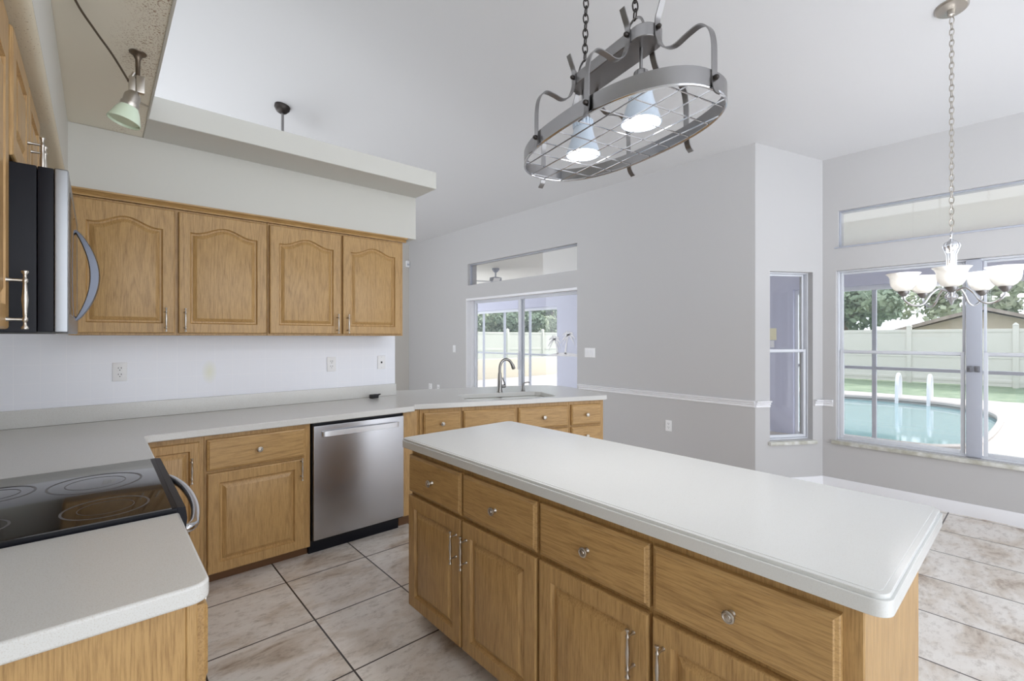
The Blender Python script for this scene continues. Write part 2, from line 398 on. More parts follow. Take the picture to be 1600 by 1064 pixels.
struct(o, 'narrow angled gray wall piece holding the slim window', 'wall')
mb = MB(); mb.box(1.0, XG+.15, 8.24, 8.4, 0, 4.4); struct(mb.obj('wall_far', WALLFAR), 'far living-room wall seen as a strip beside the upper cabinets', 'wall')
mb = MB(); mb.box(XL, 2.0, YB, YB+.12, 0, 2.59); struct(mb.obj('wall_back', SOFFIT), 'kitchen back wall behind the oak upper cabinets', 'wall')
mb = MB(); mb.box(XL-.12, XL, -1.6, YB+.12, 0, 2.59); mb.box(-1.2, -1.08, -4.5, 8.4, 2.0, 3.8); struct(mb.obj('wall_left', SOFFIT), 'kitchen wall behind the range and microwave, plus an added unseen panel blocking daylight', 'wall')  # second box: unseen panel added to stop daylight coming in over the wall
mb = MB(); mb.box(XL, 1.998, YB-.008, YB, .91, 1.445); struct(mb.obj('wall_backsplash', BACKSPLASH), 'white square tile backsplash under the back upper cabinets', 'backsplash')
# soffits and the dropped ledge above them
mb = MB(); mb.box(-.12, 2.0, 3.48, YB+.12, 2.245, 2.59); struct(mb.obj('wall_soffit', SOFFIT), 'white boxed soffit above the back oak upper cabinets', 'soffit')
mb = MB(); mb.box(XL, -.12, 1.0, YB+.12, 2.215, 2.59, .028, 4); struct(mb.obj('wall_soffit_side', SOFFITEDGE), 'rounded cream soffit above the microwave cabinets', 'soffit')
mb = MB(); mb.box(-.122, -.1195, 1.0, 3.48, 2.25, 2.59); struct(mb.obj('trim_1', SOFFIT), 'white painted face of the soffit above the microwave', 'soffit')
mb = MB(); mb.prism([(.2, 3.16), (2.0, 3.16), (2.0, YB+.12), (.2, YB+.12)], 2.59, 2.722); struct(addbevel(mb.obj('ceiling_ledge', SOFFIT), .004), 'white dropped ledge running above the back cabinets', 'ledge')
mb = MB(); mb.prism([(XL-.1, -.6), (.2, -.6), (.2, YB+.12), (XL-.1, YB+.12)], 2.592, 2.722); struct(addbevel(mb.obj('ceiling_ledge_side', SOFFITSTAIN), .006), 'spotted cream dropped ceiling ledge holding the track light', 'ledge')
mb = MB(); mb.box(.196, .206, -.6, 3.165, 2.586, 2.722, .003); struct(mb.obj('trim_2', SOFFIT), 'thin white edge strip of the spotted ceiling ledge', 'trim')

# chair rail and baseboards
RAIL = [(0, .772), (.012, .772), (.014, .784), (.010, .79), (.022, .80), (.024, .806), (.016, .812), (.034, .822), (.036, .833), (0, .833)]
BASE = [(0, 0), (.014, 0), (.014, .075), (.010, .082), (.010, .09), (.004, .1), (0, .1)]
def run_profile(name, prof, a, b, label, m=WHITE):
    a = Vector((*a, 0)); b = Vector((*b, 0)); t = (b-a).normalized(); nn = Vector((t.y, -t.x, 0))  # room side on the right of a->b
    mb = MB(); mb.loft([[p+nn*d+Vector((0, 0, z)) for d, z in prof] for p in (a, b)])
    return struct(mb.obj(name, m), label, 'trim')
ev = Vector((BX-AX, BY-AY)).normalized()
run_profile('trim_3', RAIL, (XG, 3.90), (AX, AY), 'white chair rail on the wall right of the sliding door')
run_profile('trim_4', RAIL, (AX, AY), (AX+ev.x*.15, AY+ev.y*.15), 'short white chair rail left of the slim window')
run_profile('trim_5', RAIL, (AX+ev.x*.63, AY+ev.y*.63), (BX, BY), 'short white chair rail between slim and wide windows')
run_profile('trim_6', RAIL, (BX, BY), (BX, 1.31), 'tiny white chair rail end beside the wide window')
run_profile('baseboard_right', BASE, (XG, 3.93), (AX, AY), 'white baseboard of the wall right of the sliding door')
run_profile('baseboard_angled', BASE, (AX, AY), (BX, BY), 'white baseboard under the slim window')
run_profile('baseboard_dining', BASE, (BX, BY), (BX, -2.5), 'white baseboard under the wide dining window')

# ------------------------------------------------------------------ windows and doors (local frame: x along wall, y outward, z up)
def frame_rect(mb, a, b, z0, z1, y0, y1, t, bev=.003, bt=None, tt=None):
    bt = t if bt is None else bt; tt = t if tt is None else tt
    mb.box(a, a+t, y0, y1, z0, z1, bev); mb.box(b-t, b, y0, y1, z0, z1, bev)
    mb.box(a+t, b-t, y0, y1, z0, z0+bt, bev); mb.box(a+t, b-t, y0, y1, z1-tt, z1, bev)
def hung_sashes(par, a, b, z0, z1, zm, y, fm):
    mb = MB(); frame_rect(mb, a+.012, b-.012, zm-.012, z1-.008, y+.03, y+.05, .018); mb.obj('upper_sash', fm, par)
    mb = MB(); frame_rect(mb, a+.012, b-.012, z0+.006, zm+.02, y, y+.028, .026); mb.obj('lower_sash', fm, par)
    mb = MB(); mb.box(a+.03, b-.03, y+.038, y+.042, zm, z1-.02); mb.obj('upper_pane', GLASS, par)
    mb = MB(); mb.box(a+.038, b-.038, y+.012, y+.016, z0+.03, zm); mb.obj('lower_pane', GLASS, par)
w1 = thing('window_1', 'wide double dining window looking out on the pool', 'window', (XW, 0, 0), -90, kind='structure')
ua, ub = -1.289, .56
mb = MB(); frame_rect(mb, ua, ub, .46, 2.052, .055, .125, .014); mb.obj('window_frame', ALU, w1)
mb = MB(); mb.box(-.4095, -.319, .03, .12, .47, 2.045, .003); mb.obj('mullion', ALUGREY, w1)
hung_sashes(w1, ua+.01, -.405, .475, 2.045, 1.285, .06, ALU)
hung_sashes(w1, -.323, ub-.01, .475, 2.045, 1.285, .06, ALU)
for k, xx in enumerate((-.385, -.343)):
    mb = MB(); mb.box(xx-.016, xx+.016, .018, .03, 1.148, 1.196, .004); mb.box(xx-.008, xx+.008, .008, .018, 1.16, 1.184, .003); mb.obj('sash_latch', mat('latch_grey%d' % k, srgb(128, 130, 138), .4, .6), w1)
mb = MB(); mb.box(ua-.03, ub+.03, -.035, .12, .425, .458, .008); mb.obj('window_sill', SILL, w1)
w2 = thing('window_2', 'slim single-hung window in the angled wall piece', 'window', (AX, AY, 0), math.degrees(dang), kind='structure')
mb = MB(); frame_rect(mb, .154, .617, .45, 2.045, .055, .12, .012); mb.obj('window_frame', ALU, w2)
hung_sashes(w2, .162, .609, .46, 2.04, 1.29, .06, ALU)
mb = MB(); mb.box(.135, .64, -.035, .12, .415, .448, .008); mb.obj('window_sill', SILL, w2)
w3 = thing('window_3', 'long transom window above the dining window', 'window', (XW, 0, 0), -90, kind='structure')
mb = MB(); frame_rect(mb, -1.27, .7, 2.27, 2.61, .03, .07, .010); mb.obj('window_frame', ALUGREY, w3)
mb = MB(); mb.box(-1.26, .69, .048, .052, 2.28, 2.6); mb.obj('pane', GLASS, w3)
mb = MB(); mb.box(-1.30, .7, -.012, .10, 2.258, 2.271, .003); mb.obj('window_sill', ALUGREY, w3)
w4 = thing('window_4', 'transom window above the sliding glass door', 'window', (XG, 0, 0), -90, kind='structure')
mb = MB(); frame_rect(mb, -6.29, -3.93, 2.28, 2.63, .05, .09, .012); mb.obj('window_frame', ALUGREY, w4)
mb = MB(); mb.box(-6.28, -3.94, .068, .072, 2.29, 2.62); mb.obj('pane', GLASS, w4)
d1 = thing('door_1', 'white framed sliding glass door to the porch', 'door', (XG, 0, 0), -90, kind='structure')
mb = MB(); frame_rect(mb, -6.33, -3.93, 0, 2.065, .10, .185, .028, bt=.02); mb.box(-6.33, -3.93, -.006, .10, 2.03, 2.064, .004); mb.box(-6.329, -6.316, -.004, .10, .0, 2.03, .003); mb.obj('door_frame', WHITE, d1)
def slide(a, b, y, fm):
    mb = MB(); frame_rect(mb, a, b, .02, 2.04, y, y+.03, .05, bt=.08, tt=.05); o = mb.obj('door_panel', fm, d1)
    mb = MB(); mb.box(a+.045, b-.045, y+.012, y+.018, .09, 2.0); mb.obj('pane', GLASS, o)
slide(-6.30, -5.10, .15, ALU); slide(-5.17, -3.96, .112, ALU)
mb = MB(); mb.box(-5.16, -5.13, .085, .112, .95, 1.2, .006); mb.obj('door_handle', ALU, d1)
# white etched palm decal on the right door panel
dec = MB()
def flat_blob(pts, y=.1195): dec.loft([[(x, y, z) for x, z in pts], [(x, y+.003, z) for x, z in pts]])
def palm(x, z0, h, lean):
    pts = [(x+lean*(k/8)**2, z0+h*k/8) for k in range(9)]
    flat_blob([(p[0]-.016+.006*k/8, p[1]) for k, p in enumerate(pts)] + [(p[0]+.016-.006*k/8, p[1]) for k, p in reversed(list(enumerate(pts)))])
    tx, tz = pts[-1]
    for a in (-25, 10, 45, 80, 110, 145, 190, 215):
        L = .13; up = []; dn = []
        for k in range(6):
            t = k/5; px = tx+math.cos(R(a))*L*t; pz = tz+math.sin(R(a))*L*t - .09*t*t; wd = .016*math.sin(math.pi*(.12+.86*t))
            up.append((px, pz+wd)); dn.append((px, pz-wd))
        flat_blob(up+dn[::-1])
ux = lambda px: -4.052*(1629-px)/(px-148)
palm(ux(872), 1.20, .26, .05); palm(ux(868)-.10, 1.20, .20, -.06)
flat_blob([(ux(872)-.36+.72*k/12, 1.17+.05*math.sin(math.pi*k/12)) for k in range(13)])
dec.obj('palm_decal', WHITE, d1, smooth=0)

# ------------------------------------------------------------------ cabinet parts (local frame: x right, front towards -y, z up)
MESH = {}
def cached(key, fn):
    if key not in MESH: MESH[key] = fn()
    return MESH[key]
def panel_loops(wd, ht, prof, arch, K=28):
    rings = []
    for d, y, isp in prof:
        a, b = d, wd-d; pts = [(a, y, d), (b, y, d)]
        for k in range(K+1):
            u = k/K; x = b+(a-b)*u; z = ht-d
            if isp and arch:
                q = abs(2*u-1); bell = 0 if q > .86 else .5*(1+math.cos(math.pi*q/.86))
                z = ht-d-.012-arch*(1-bell)
            pts.append((x, y, z))
        rings.append(pts)
    return rings
T = .024
def door_mesh(wd, ht, arch, fr=.058):
    prof = [(0, 0, 0), (0, -T+.006, 0), (.002, -T+.002, 0), (.006, -T, 0), (fr, -T, 1), (fr+.003, -T+.008, 1), (fr+.007, -T+.0125, 1), (fr+.015, -T+.0125, 1), (fr+.019, -T+.010, 1), (fr+.034, -T+.001, 1), (fr+.037, -T, 1)]
    mb = MB(); mb.loft(panel_loops(wd, ht, prof, arch)); return mb.mesh('door', OAKV, 25)
def drawer_mesh(wd, ht):
    prof = [(0, 0, 0), (0, -T+.009, 0), (.003, -T+.006, 0), (.010, -T+.003, 0), (.013, -T, 0)]
    mb = MB(); mb.loft(panel_loops(wd, ht, prof, 0, 2)); return mb.mesh('drawer', OAKH, 20)
def pull_mesh():
    mb = MB(); s = .072
    prof = [(.0015, -s), (.0065, -s+.002), (.007, -s+.005), (.0035, -s+.011), (.0032, -s+.019), (.0055, -s+.022), (.0055, -s+.028), (.0036, -s+.031), (.0048, -.02), (.0064, 0)]
    prof = prof + [(r, -h) for r, h in reversed(prof[:-1])]
    mb.lathe(prof, 14, (0, -.032, 0))
    for z in (-.047, .047): mb.lathe([(.006, 0), (.0045, -.004), (.0036, -.010), (.0036, -.032)], 10, (0, 0, z), 'y')
    return mb.mesh('pull', NICKEL, 40)
def knob_mesh():
    mb = MB(); mb.lathe([(.009, 0), (.0085, -.003), (.006, -.006), (.0055, -.014), (.010, -.017), (.0155, -.020), (.0165, -.023), (.0155, -.026), (.012, -.0275), (.011, -.0265), (.008, -.0265), (.007, -.0285), (.0005, -.0295)], 20, (0, 0, 0), 'y')
    return mb.mesh('knob', NICKEL, 40)
def add_door(par, x0, x1, z0, z1, arch=0, pull=None, label=None):
    me = cached(('d', round(x1-x0, 3), round(z1-z0, 3), arch), lambda: door_mesh(x1-x0, z1-z0, arch))
    o = link('door', me, par, (x0, -.001, z0))
    if pull: link('handle', cached('pull', pull_mesh), o, (pull[0]-x0, -T+.0005, pull[1]-z0))
    return o
def add_drawer(par, x0, x1, z0, z1, knob=True):
    me = cached(('w', round(x1-x0, 3), round(z1-z0, 3)), lambda: drawer_mesh(x1-x0, z1-z0))
    o = link('drawer', me, par, (x0, -.001, z0))
    if knob: link('knob', cached('knob', knob_mesh), o, ((x1-x0)/2, -T+.0005, (z1-z0)/2))
    return o
def carcass(par, wd, dp, z0, z1, toe=None, tm=OAKDARK, m=OAKV):
    mb = MB(); mb.box(0, wd, 0, dp, z0, z1, .002, 1); mb.obj('carcass', m, par)
    if toe:
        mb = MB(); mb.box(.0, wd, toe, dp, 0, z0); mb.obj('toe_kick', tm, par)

# --- back wall upper cabinets
G = 'oak upper cabinets on the back wall'
c = thing('upper_cabinet', 'oak two-door upper cabinet nearest the microwave, with arched panels', 'cabinet', (-.118, 3.502, 0), 0, G)
carcass(c, .984, .335, 1.437, 2.205)
add_door(c, .012, .470, 1.450, 2.19, .048, (.425, 1.53)); add_door(c, .489, .979, 1.450, 2.19, .048, (.520, 1.53))
c = thing('upper_cabinet', 'oak two-door upper cabinet at the open end, farther from the microwave', 'cabinet', (.868, 3.502, 0), 0, G)
carcass(c, 1.022, .335, 1.437, 2.205)
add_door(c, .011, .501, 1.450, 2.19, .048, (.470, 1.525)); add_door(c, .515, 1.000, 1.450, 2.19, .048, (.548, 1.525))
mb = MB(); CR = [(0, 2.206), (-.014, 2.206), (-.016, 2.212), (-.012, 2.218), (-.022, 2.228), (-.034, 2.234), (-.036, 2.242), (0, 2.242)]
mb.loft([[(x, 3.502+d*1.0, z) for d, z in CR] for x in (-.118, 1.915)]); mb.box(1.887, 1.92, 3.466, 3.49, 2.230, 2.242, .002)
tag(mb.obj('crown_moulding', OAKH), 'stained oak moulding strip along the top of the back upper cabinets', 'moulding')
# --- range wall upper cabinets (face +x): rz=90, local x = world y
c = thing('upper_cabinet', 'oak two-door cabinet directly above the black microwave', 'cabinet', (-.182, 1.692, 0), 90, 'oak upper cabinets on the range wall')
carcass(c, .756, .27, 1.868, 2.213)
add_door(c, .012, .372, 1.880, 2.205, 0, (.335, 1.965)); add_door(c, .384, .744, 1.880, 2.205, 0, (.424, 1.965))
c = thing('upper_cabinet', 'oak upper cabinet beside the near side of the microwave, with a lower corner pull', 'cabinet', (-.187, 1.05, 0), 90, 'oak upper cabinets on the range wall')
carcass(c, .637, .265, 1.430, 2.213)
add_door(c, .012, .628, 1.445, 2.205, .048, (.575, 1.515))

# --- base cabinets on the back wall
c = thing('corner_cabinet', 'oak corner base cabinet partly behind the range handle', 'cabinet', (0, 0, 0), 0, 'oak base cabinets along the back wall')
mb = MB(); mb.prism([(-.45, 2.462), (.155, 2.462), (.155, 3.152), (.452, 3.152), (.452, 3.84), (-.45, 3.84)], .09, .868); mb.obj('carcass', OAKV, c)
mb = MB(); mb.prism([(-.45, 2.462), (.09, 2.462), (.09, 3.22), (.452, 3.22), (.452, 3.84), (-.45, 3.84)], 0, .09); mb.obj('toe_kick', OAKDARK, c)
o = link('door', cached('cd', lambda: door_mesh(.245, .745, 0, .045)), c, (.185, 3.151, .092)); link('handle', cached('pull', pull_mesh), o, (.205, -T+.0005, .595))
c = thing('base_cabinet', 'oak base cabinet with one knobbed drawer, left of the dishwasher', 'cabinet', (.453, 3.152, 0), 0, 'oak base cabinets along the back wall')
carcass(c, .583, .688, .065, .868, .06)
add_drawer(c, .012, .546, .664, .842); add_door(c, .014, .540, .075, .648, 0, (.518, .59))
c = thing('filler_cabinet', 'narrow plain oak filler cabinet right of the dishwasher', 'cabinet', (1.705, 3.152, 0), 0, 'oak base cabinets along the back wall')
mb = MB(); mb.prism([(0, 0), (.116, 0), (.162, .045), (.37, .58), (.37, .688), (0, .688)], .09, .868); mb.obj('carcass', OAKV, c)
mb = MB(); mb.prism([(0, .07), (.13, .07), (.165, .07), (.37, .58), (.37, .688), (0, .688)], 0, .09); mb.obj('toe_kick', OAKDARK, c)
# --- peninsula base cabinets
PA = -21.43; PX, PY = 1.82, 3.18
pu = Vector((math.cos(R(PA)), math.sin(R(PA)))); pn = Vector((-pu.y, pu.x))
def pen(u, n): return (PX+pu.x*u+pn.x*n, PY+pu.y*u+pn.y*n)
def open_carcass(c, wd):
    mb = MB(); mb.box(0, wd, 0, .02, .09, .868, .001, 1); mb.box(0, .018, .02, .58, .09, .868); mb.box(wd-.018, wd, .02, .58, .09, .868); mb.box(.018, wd-.018, .56, .58, .09, .868); mb.box(.018, wd-.018, .02, .56, .09, .11)
    mb.obj('carcass', OAKV, c)
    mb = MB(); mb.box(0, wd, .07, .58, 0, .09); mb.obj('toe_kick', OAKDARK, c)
def pen_cab(name, label, u0, u1, drawers, doors, end=False):
    q = pen(u0, .036); c = thing(name, label, 'cabinet', (*q, 0), PA, 'oak peninsula base cabinets')
    if end: open_carcass(c, u1-u0)
    else: carcass(c, u1-u0, .58, .09, .868, .07)
    for a, b, za, zb, kb in drawers: add_drawer(c, a-u0, b-u0, za, zb, kb)
    for a, b, za, zb, pl in doors: add_door(c, a-u0, b-u0, za, zb, 0, pl and (pl[0]-u0, pl[1]))
    return c
pen_cab('base_cabinet', 'oak peninsula cabinet with a knobbed drawer nearest the dishwasher', .04, .373, [(.07, .363, .66, .838, True)], [(.07, .363, .10, .645, (.33, .56))])
pen_cab('sink_cabinet', 'oak cabinet beneath the sink with two wide fronts, one plain', .374, 1.328, [(.386, .828, .66, .838, False), (.854, 1.312, .66, .838, True)], [(.386, .828, .10, .645, (.79, .56)), (.854, 1.312, .10, .645, (.89, .56))], True)
pen_cab('drawer_cabinet', 'oak stack of small drawers at the free end of the peninsula', 1.329, 1.672, [(1.345, 1.64, .66, .838, True), (1.345, 1.64, .48, .645, True), (1.345, 1.64, .29, .465, True), (1.345, 1.64, .10, .275, True)], [])

# --- near base cabinet left of range
c = thing('base_cabinet', 'oak base cabinet on the near side of the range with a plain end panel', 'cabinet', (.14, 1.192, 0), 90)
carcass(c, .492, .585, .09, .868, .07); mb = MB(); mb.box(-.001, .02, -.02, 0, .085, .868, .002, 1); mb.box(.47, .492, -.02, 0, .085, .868, .002, 1); mb.box(.02, .47, -.02, 0, .845, .868, .001, 1); mb.obj('face_frame', OAKV, c)
add_drawer(c, .03, .462, .664, .84).location.y = -.021; add_door(c, .03, .462, .1, .648, 0, (.43, .57)).location.y = -.021

# --- island: four cabinet bays in one body
c = thing('island_cabinet', 'long oak kitchen island base with four drawers above four doors', 'cabinet', (1.193, 2.112, 0), -90)
mb = MB(); mb.box(0, 1.868, 0, .635, .085, .868, .003, 1); mb.obj('carcass', OAKV, c)
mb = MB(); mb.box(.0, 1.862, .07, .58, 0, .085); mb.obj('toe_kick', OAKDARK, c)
ys = [(.006, .452), (.466, .917), (.932, 1.372), (1.384, 1.830)]
pl = [.425, .5, 1.325, 1.42]
for (a, b), p in zip(ys, pl):
    add_drawer(c, a, b, .656, .838); add_door(c, a, b, .088, .638, 0, (p, .52))

# ------------------------------------------------------------------ counters
def arcp(cx, cy, r, a0, a1, n=8): return arc((cx, cy), r, a0, a1, n)
sinkh = [pen(u, n) for u, n in ((.445, .12), (.49, .085), (1.20, .085), (1.245, .12), (1.245, .45), (1.20, .495), (.49, .495), (.445, .45))]
poly = [(XL, 2.462), (.186, 2.462), (.186, 3.075)] + arcp(.219, 3.075, .033, 180, 90, 5) + [(1.72, 3.108), (1.78, 3.112)] + [pen(.0, 0), pen(.06, 0)] + [pen(1.675, 0), pen(1.695, .012), pen(1.705, .035), pen(1.705, .70), pen(1.66, .88), pen(1.54, 1.0), pen(1.35, 1.05), pen(.25, 1.05), pen(.0, 1.02)] + [(2.003, 4.19), (2.003, YB-.009), (XL, YB-.009)]
# tidy: drop doubled points near the bend
mb = MB(); mb.prism(poly, .87, .91, sinkh)
o = tag(addbevel(mb.obj('countertop', QUARTZ), .005, 2), 'off-white speckled L-shaped countertop along the back wall and peninsula', 'countertop')
mb = MB(); mb.box(XL, 2.0, YB-.03, YB-.009, .911, 1.012, .003); tag(mb.obj('backsplash_slab', QUARTZ), 'off-white low upstand slab at the foot of the tile backsplash', 'upstand')
mb = MB(); mb.prism([(XL, 1.162), (.146, 1.162)] + arcp(.146, 1.197, .035, -90, 0, 7) + [(.181, 1.686), (XL, 1.686)], .87, .91)
tag(addbevel(mb.obj('countertop', QUARTZ), .006, 3), 'off-white countertop piece in the near left corner beside the range', 'countertop')
def rrect(x0, x1, y0, y1, r, n=7):
    return arcp(x1-r, y1-r, r, 0, 90, n)+arcp(x0+r, y1-r, r, 90, 180, n)+arcp(x0+r, y0+r, r, 180, 270, n)+arcp(x1-r, y0+r, r, 270, 360, n)
mb = MB(); mb.prism(rrect(1.160, 1.905, .196, 2.176, .035), .868, .902); mb.prism(rrect(1.166, 1.899, .202, 2.170, .030), .9, .912); mb.prism(rrect(1.178, 1.887, .214, 2.158, .022), .911, .9135)
tag(addbevel(mb.obj('countertop', QUARTZ_I), .004, 3), 'large glossy white island countertop with a stepped edge', 'countertop')

# sink, faucet, dispenser
s = thing('sink', 'white undermount double sink in the peninsula countertop', 'sink', (*pen(.845, .29), 0), PA)
def bowl(a, b, nm):
    mb = MB(); rings = []
    for f, z in ((1, .868), (.985, .80), (.94, .72), (.85, .705)):
        cx, hx, hy = (a+b)/2, (b-a)/2*f, .2*f; rings.append([(cx+px, py, z) for px, py in rrect(-hx, hx, -hy, hy, .05*f, 5)])
    rings2 = [[(x+(x-(a+b)/2)*.06, y*1.06, z-(.008 if z < .71 else 0)) for x, y, z in r] for r in reversed(rings)]
    mb.loft(rings2+rings[0:0] + [rings[0]] + rings[1:], True, True)
    return mb.obj(nm, SINKM, s)
bowl(-.395, -.01, 'bowl'); bowl(.01, .395, 'bowl')
mb = MB(); mb.box(-.01, .01, -.2, .2, .78, .85, .006); mb.obj('divider', SINKM, s)
for x in (-.2, .2):
    mb = MB(); mb.lathe([(.04, 0), (.038, .004), (.02, .003), (.002, .002)], 18, (x, 0, .705)); mb.obj('drain', FAUCET, s)
f = thing('faucet', 'tall steel gooseneck pull-down faucet behind the sink', 'faucet', (*pen(.87, .555), .9105), PA)
mb = MB(); mb.lathe([(.028, 0), (.028, .008), (.024, .014), (.022, .05), (.020, .12), (.0165, .18)], 18); mb.obj('base', FAUCET, f)
neck = [(0, 0, .17), (0, 0, .20), (.002, 0, .235), (.014, -.0, .272), (.04, 0, .30), (.075, 0, .305), (.105, 0, .287), (.125, 0, .258)]
fd = Vector((math.cos(R(2)), math.sin(R(2)), 0))
mb = MB(); mb.tube(smoothpath([(p[0]*fd.x*1.0, p[0]*fd.y, p[2]) for p in neck]), .013, 12); mb.obj('spout', FAUCET, f)
mb = MB(); mb.tube([(.118, .002, .268), (.130, .003, .248), (.140, .004, .222), (.143, .004, .212)], [.0145, .016, .0175, .014], 14); mb.obj('spray_head', FAUCET, f)
mb = MB(); mb.lathe([(.013, 0), (.015, .02), (.016, .036), (.011, .042)], 14, (.018, 0, .055), 'x'); mb.tube(smoothpath([(.052, 0, .06), (.05, -.002, .085), (.036, -.004, .11), (.028, -.004, .135)]), [.006]*18+[.004], 8); mb.obj('lever', FAUCET, f)
sd = thing('soap_dispenser', 'small steel soap dispenser beside the faucet', 'dispenser', (*pen(1.11, .565), .9105), PA)
mb = MB(); mb.lathe([(.02, 0), (.02, .006), (.014, .012), (.012, .05), (.008, .055), (.008, .07)], 16); mb.obj('body', FAUCET, sd)
mb = MB(); mb.tube(smoothpath([(0, 0, .068), (.015, -.003, .078), (.05, -.012, .083), (.062, -.015, .074)]), .0055, 8); mb.obj('spout', FAUCET, sd)
# black plug adapter on counter
k = thing('power_adapter', 'small black plug adapter lying on the counter at the end of the tile backsplash', 'adapter', (1.76, 3.742, .9105), 15)
mb = MB(); mb.box(-.045, .025, -.022, .022, 0, .034, .008, 3); mb.obj('body', mat('black_plastic', srgb(30, 30, 32), .4), k)
mb = MB(); mb.box(.03, .062, -.012, .012, .004, .012, .003, mtx=Matrix.Rotation(R(-22), 4, 'Y')); mb.tube([(.022, 0, .02), (.034, .002, .022), (.044, 0, .026)], .005, 8); mb.obj('clip', mat('black_plastic_clip', srgb(36, 36, 38), .4), k)

# ------------------------------------------------------------------ appliances
d = thing('dishwasher', 'stainless steel dishwasher with a curved bar handle and black toe panel', 'dishwasher', (1.043, 3.15, 0), 0)
mb = MB(); mb.box(.004, .655, .0, .6, .09, .862); mb.obj('body', SEAM, d)
mb = MB(); mb.box(.006, .652, -.028, 0, .105, .848, .005, 3); mb.obj('door', STEEL, d)
mb = MB(); mb.box(.006, .652, -.012, 0, .850, .864, .002); mb.obj('control_strip', BLACK, d)
pts = [(.06, -.03, .792), (.075, -.048, .793), (.18, -.058, .794), (.33, -.062, .795), (.48, -.058, .794), (.585, -.048, .793), (.60, -.03, .792)]
mb = MB(); mb.strap(smoothpath(pts), .034, .012, (0, 0, 1)); addbevel(mb.obj('handle', mat('handle_satin_steel', srgb(225, 226, 230), .4, .85), d), .003)
mb = MB(); mb.box(-.004, .645, .045, .55, .0, .10, .002); mb.obj('toe_panel', BLACK, d)

r = thing('range', 'black glass-top electric range between the two left counters', 'range', (-.12, 2.074, 0), 0)
mb = MB(); mb.box(-.30, .285, -.378, .378, .0, .90, .004); mb.obj('body', BLACK, r)
mb = MB(); mb.box(-.33, .30, -.380, .380, .90, .9215, .006, 3); mb.obj('cooktop_frame', BLACK, r)
mb = MB(); mb.box(-.31, .284, -.379, .366, .918, .9235, .001); mb.obj('cooktop_glass', BLACKGLASS, r)
mb = MB(); mb.loft([[(.285, y, .70), (.305, y, .72), (.322, y, .885), (.318, y, .9185), (.298, y, .9215), (.285, y, .90)] for y in (-.378, .378)]); mb.obj('control_panel', BLACK, r)
mb = MB(); mb.box(.285, .315, -.37, .37, .17, .69, .006); mb.obj('oven_door', BLACKGLASS, r)
hp = [(.318, -.345, .842), (.335, -.335, .842), (.352, -.29, .842), (.371, -.16, .842), (.378, 0, .842), (.371, .16, .842), (.352, .29, .842), (.335, .335, .842), (.318, .345, .842)]
mb = MB(); mb.tube(smoothpath(hp), .0145, 12); mb.obj('handle', CHROME, r)
for (x, y, rad) in ((.117, .088, .125), (.14, -.244, .102), (-.13, -.23, .075), (-.13, .13, .10)):
    mb = MB()
    for r0, r1 in ((rad-.006, rad), (rad*.62, rad*.62+.002)):
        n = 56; mb.loft([[(x+q*math.cos(2*math.pi*i/n), y+q*math.sin(2*math.pi*i/n), z) for i in range(n)] for q, z in ((r0, .9235), (r0, .9240), (r1, .9240), (r1, .9235))], False, False)
    mb.obj('burner_ring', BURN, r)

m = thing('microwave', 'black over-the-range microwave with a stainless front edge and bowed handle', 'microwave', (-.25, 2.072, 1.437), 0)
mb = MB(); mb.box(-.20, .135, -.38, .38, 0, .425, .004); mb.obj('body', BLACK, m)
mb = MB(); mb.box(.136, .166, -.381, .381, .002, .424, .003); mb.obj('door', BLACK, m)
mb = MB(); mb.box(.166, .194, -.383, .383, .0, .426, .006, 3); mb.obj('front_trim', mat('front_trim_steel', srgb(150, 152, 156), .35, 1), m)
mb = MB(); mb.box(.19, .1955, -.33, .16, .05, .38, .002); mb.obj('window', BLACKGLASS, m)
n = 22; A = [(.196+.058*math.sin(math.pi*k/n)**.8, .13, .045+.31*k/n) for k in range(n+1)]
mb = MB(); rr = []
for k, (x, y, z) in enumerate(A):
    tw = .005+.016*math.sin(math.pi*k/n)**.7; wd = .012+.006*math.sin(math.pi*k/n)
    rr.append([(x-tw, y-wd, z), (x, y-wd, z), (x+.004, y, z), (x, y+wd, z), (x-tw, y+wd, z), (x-tw-.003, y, z)])
mb.loft(rr); mb.obj('handle', mat('handle_dark_steel', srgb(92, 95, 104), .28, 1), m)

# ------------------------------------------------------------------ wall plates and sensors
def duplex(par, y=-.006):
    mb = MB()
    for z in (-.02, .02):
        for x in (-.007, .007): mb.box(x-.0014, x+.0014, y-.001, y+.002, z+.001, z+.010)
        mb.lathe([(.0028, 0), (.0028, -.002)], 10, (0, y+.001, z-.008), 'y')
    mb.obj('slots', SLOT, par)
def plate(name, label, cat, loc, rz, wd=.072, ht=.117, kind='duplex', group=None):
    t = thing(name, label, cat, loc, rz, group)
    mb = MB(); mb.box(-wd/2, wd/2, -.006, 0, -ht/2, ht/2, .003, 2); mb.obj('plate', PLATE, t)
    if kind == 'duplex':
        mb = MB()
        for z in (-.02, .02): mb.lathe([(.017, 0), (.0165, -.0015), (.001, -.0015)], 18, (0, -.0055, z), 'y')
        mb.obj('socket', PLATE, t); duplex(t, -.0075)
    elif kind == 'jack':
        mb = MB(); mb.box(-.007, .007, -.008, -.005, -.008, .008, .001); mb.obj('jack', SLOT, t)
        for z in (-.045, .045): mb = MB(); mb.lathe([(.003, 0), (.001, -.002)], 8, (0, -.0055, z), 'y'); mb.obj('screw', ALUGREY, t)
    else:
        for k in range(kind):
            x = (k-(kind-1)/2)*.046; mb = MB(); mb.box(x-.016, x+.016, -.009, -.005, -.033, .033, .002); mb.box(x-.014, x+.014, -.012, -.008, -.002, .031, .002, mtx=None); mb.obj('rocker', WHITE, t)
    return t
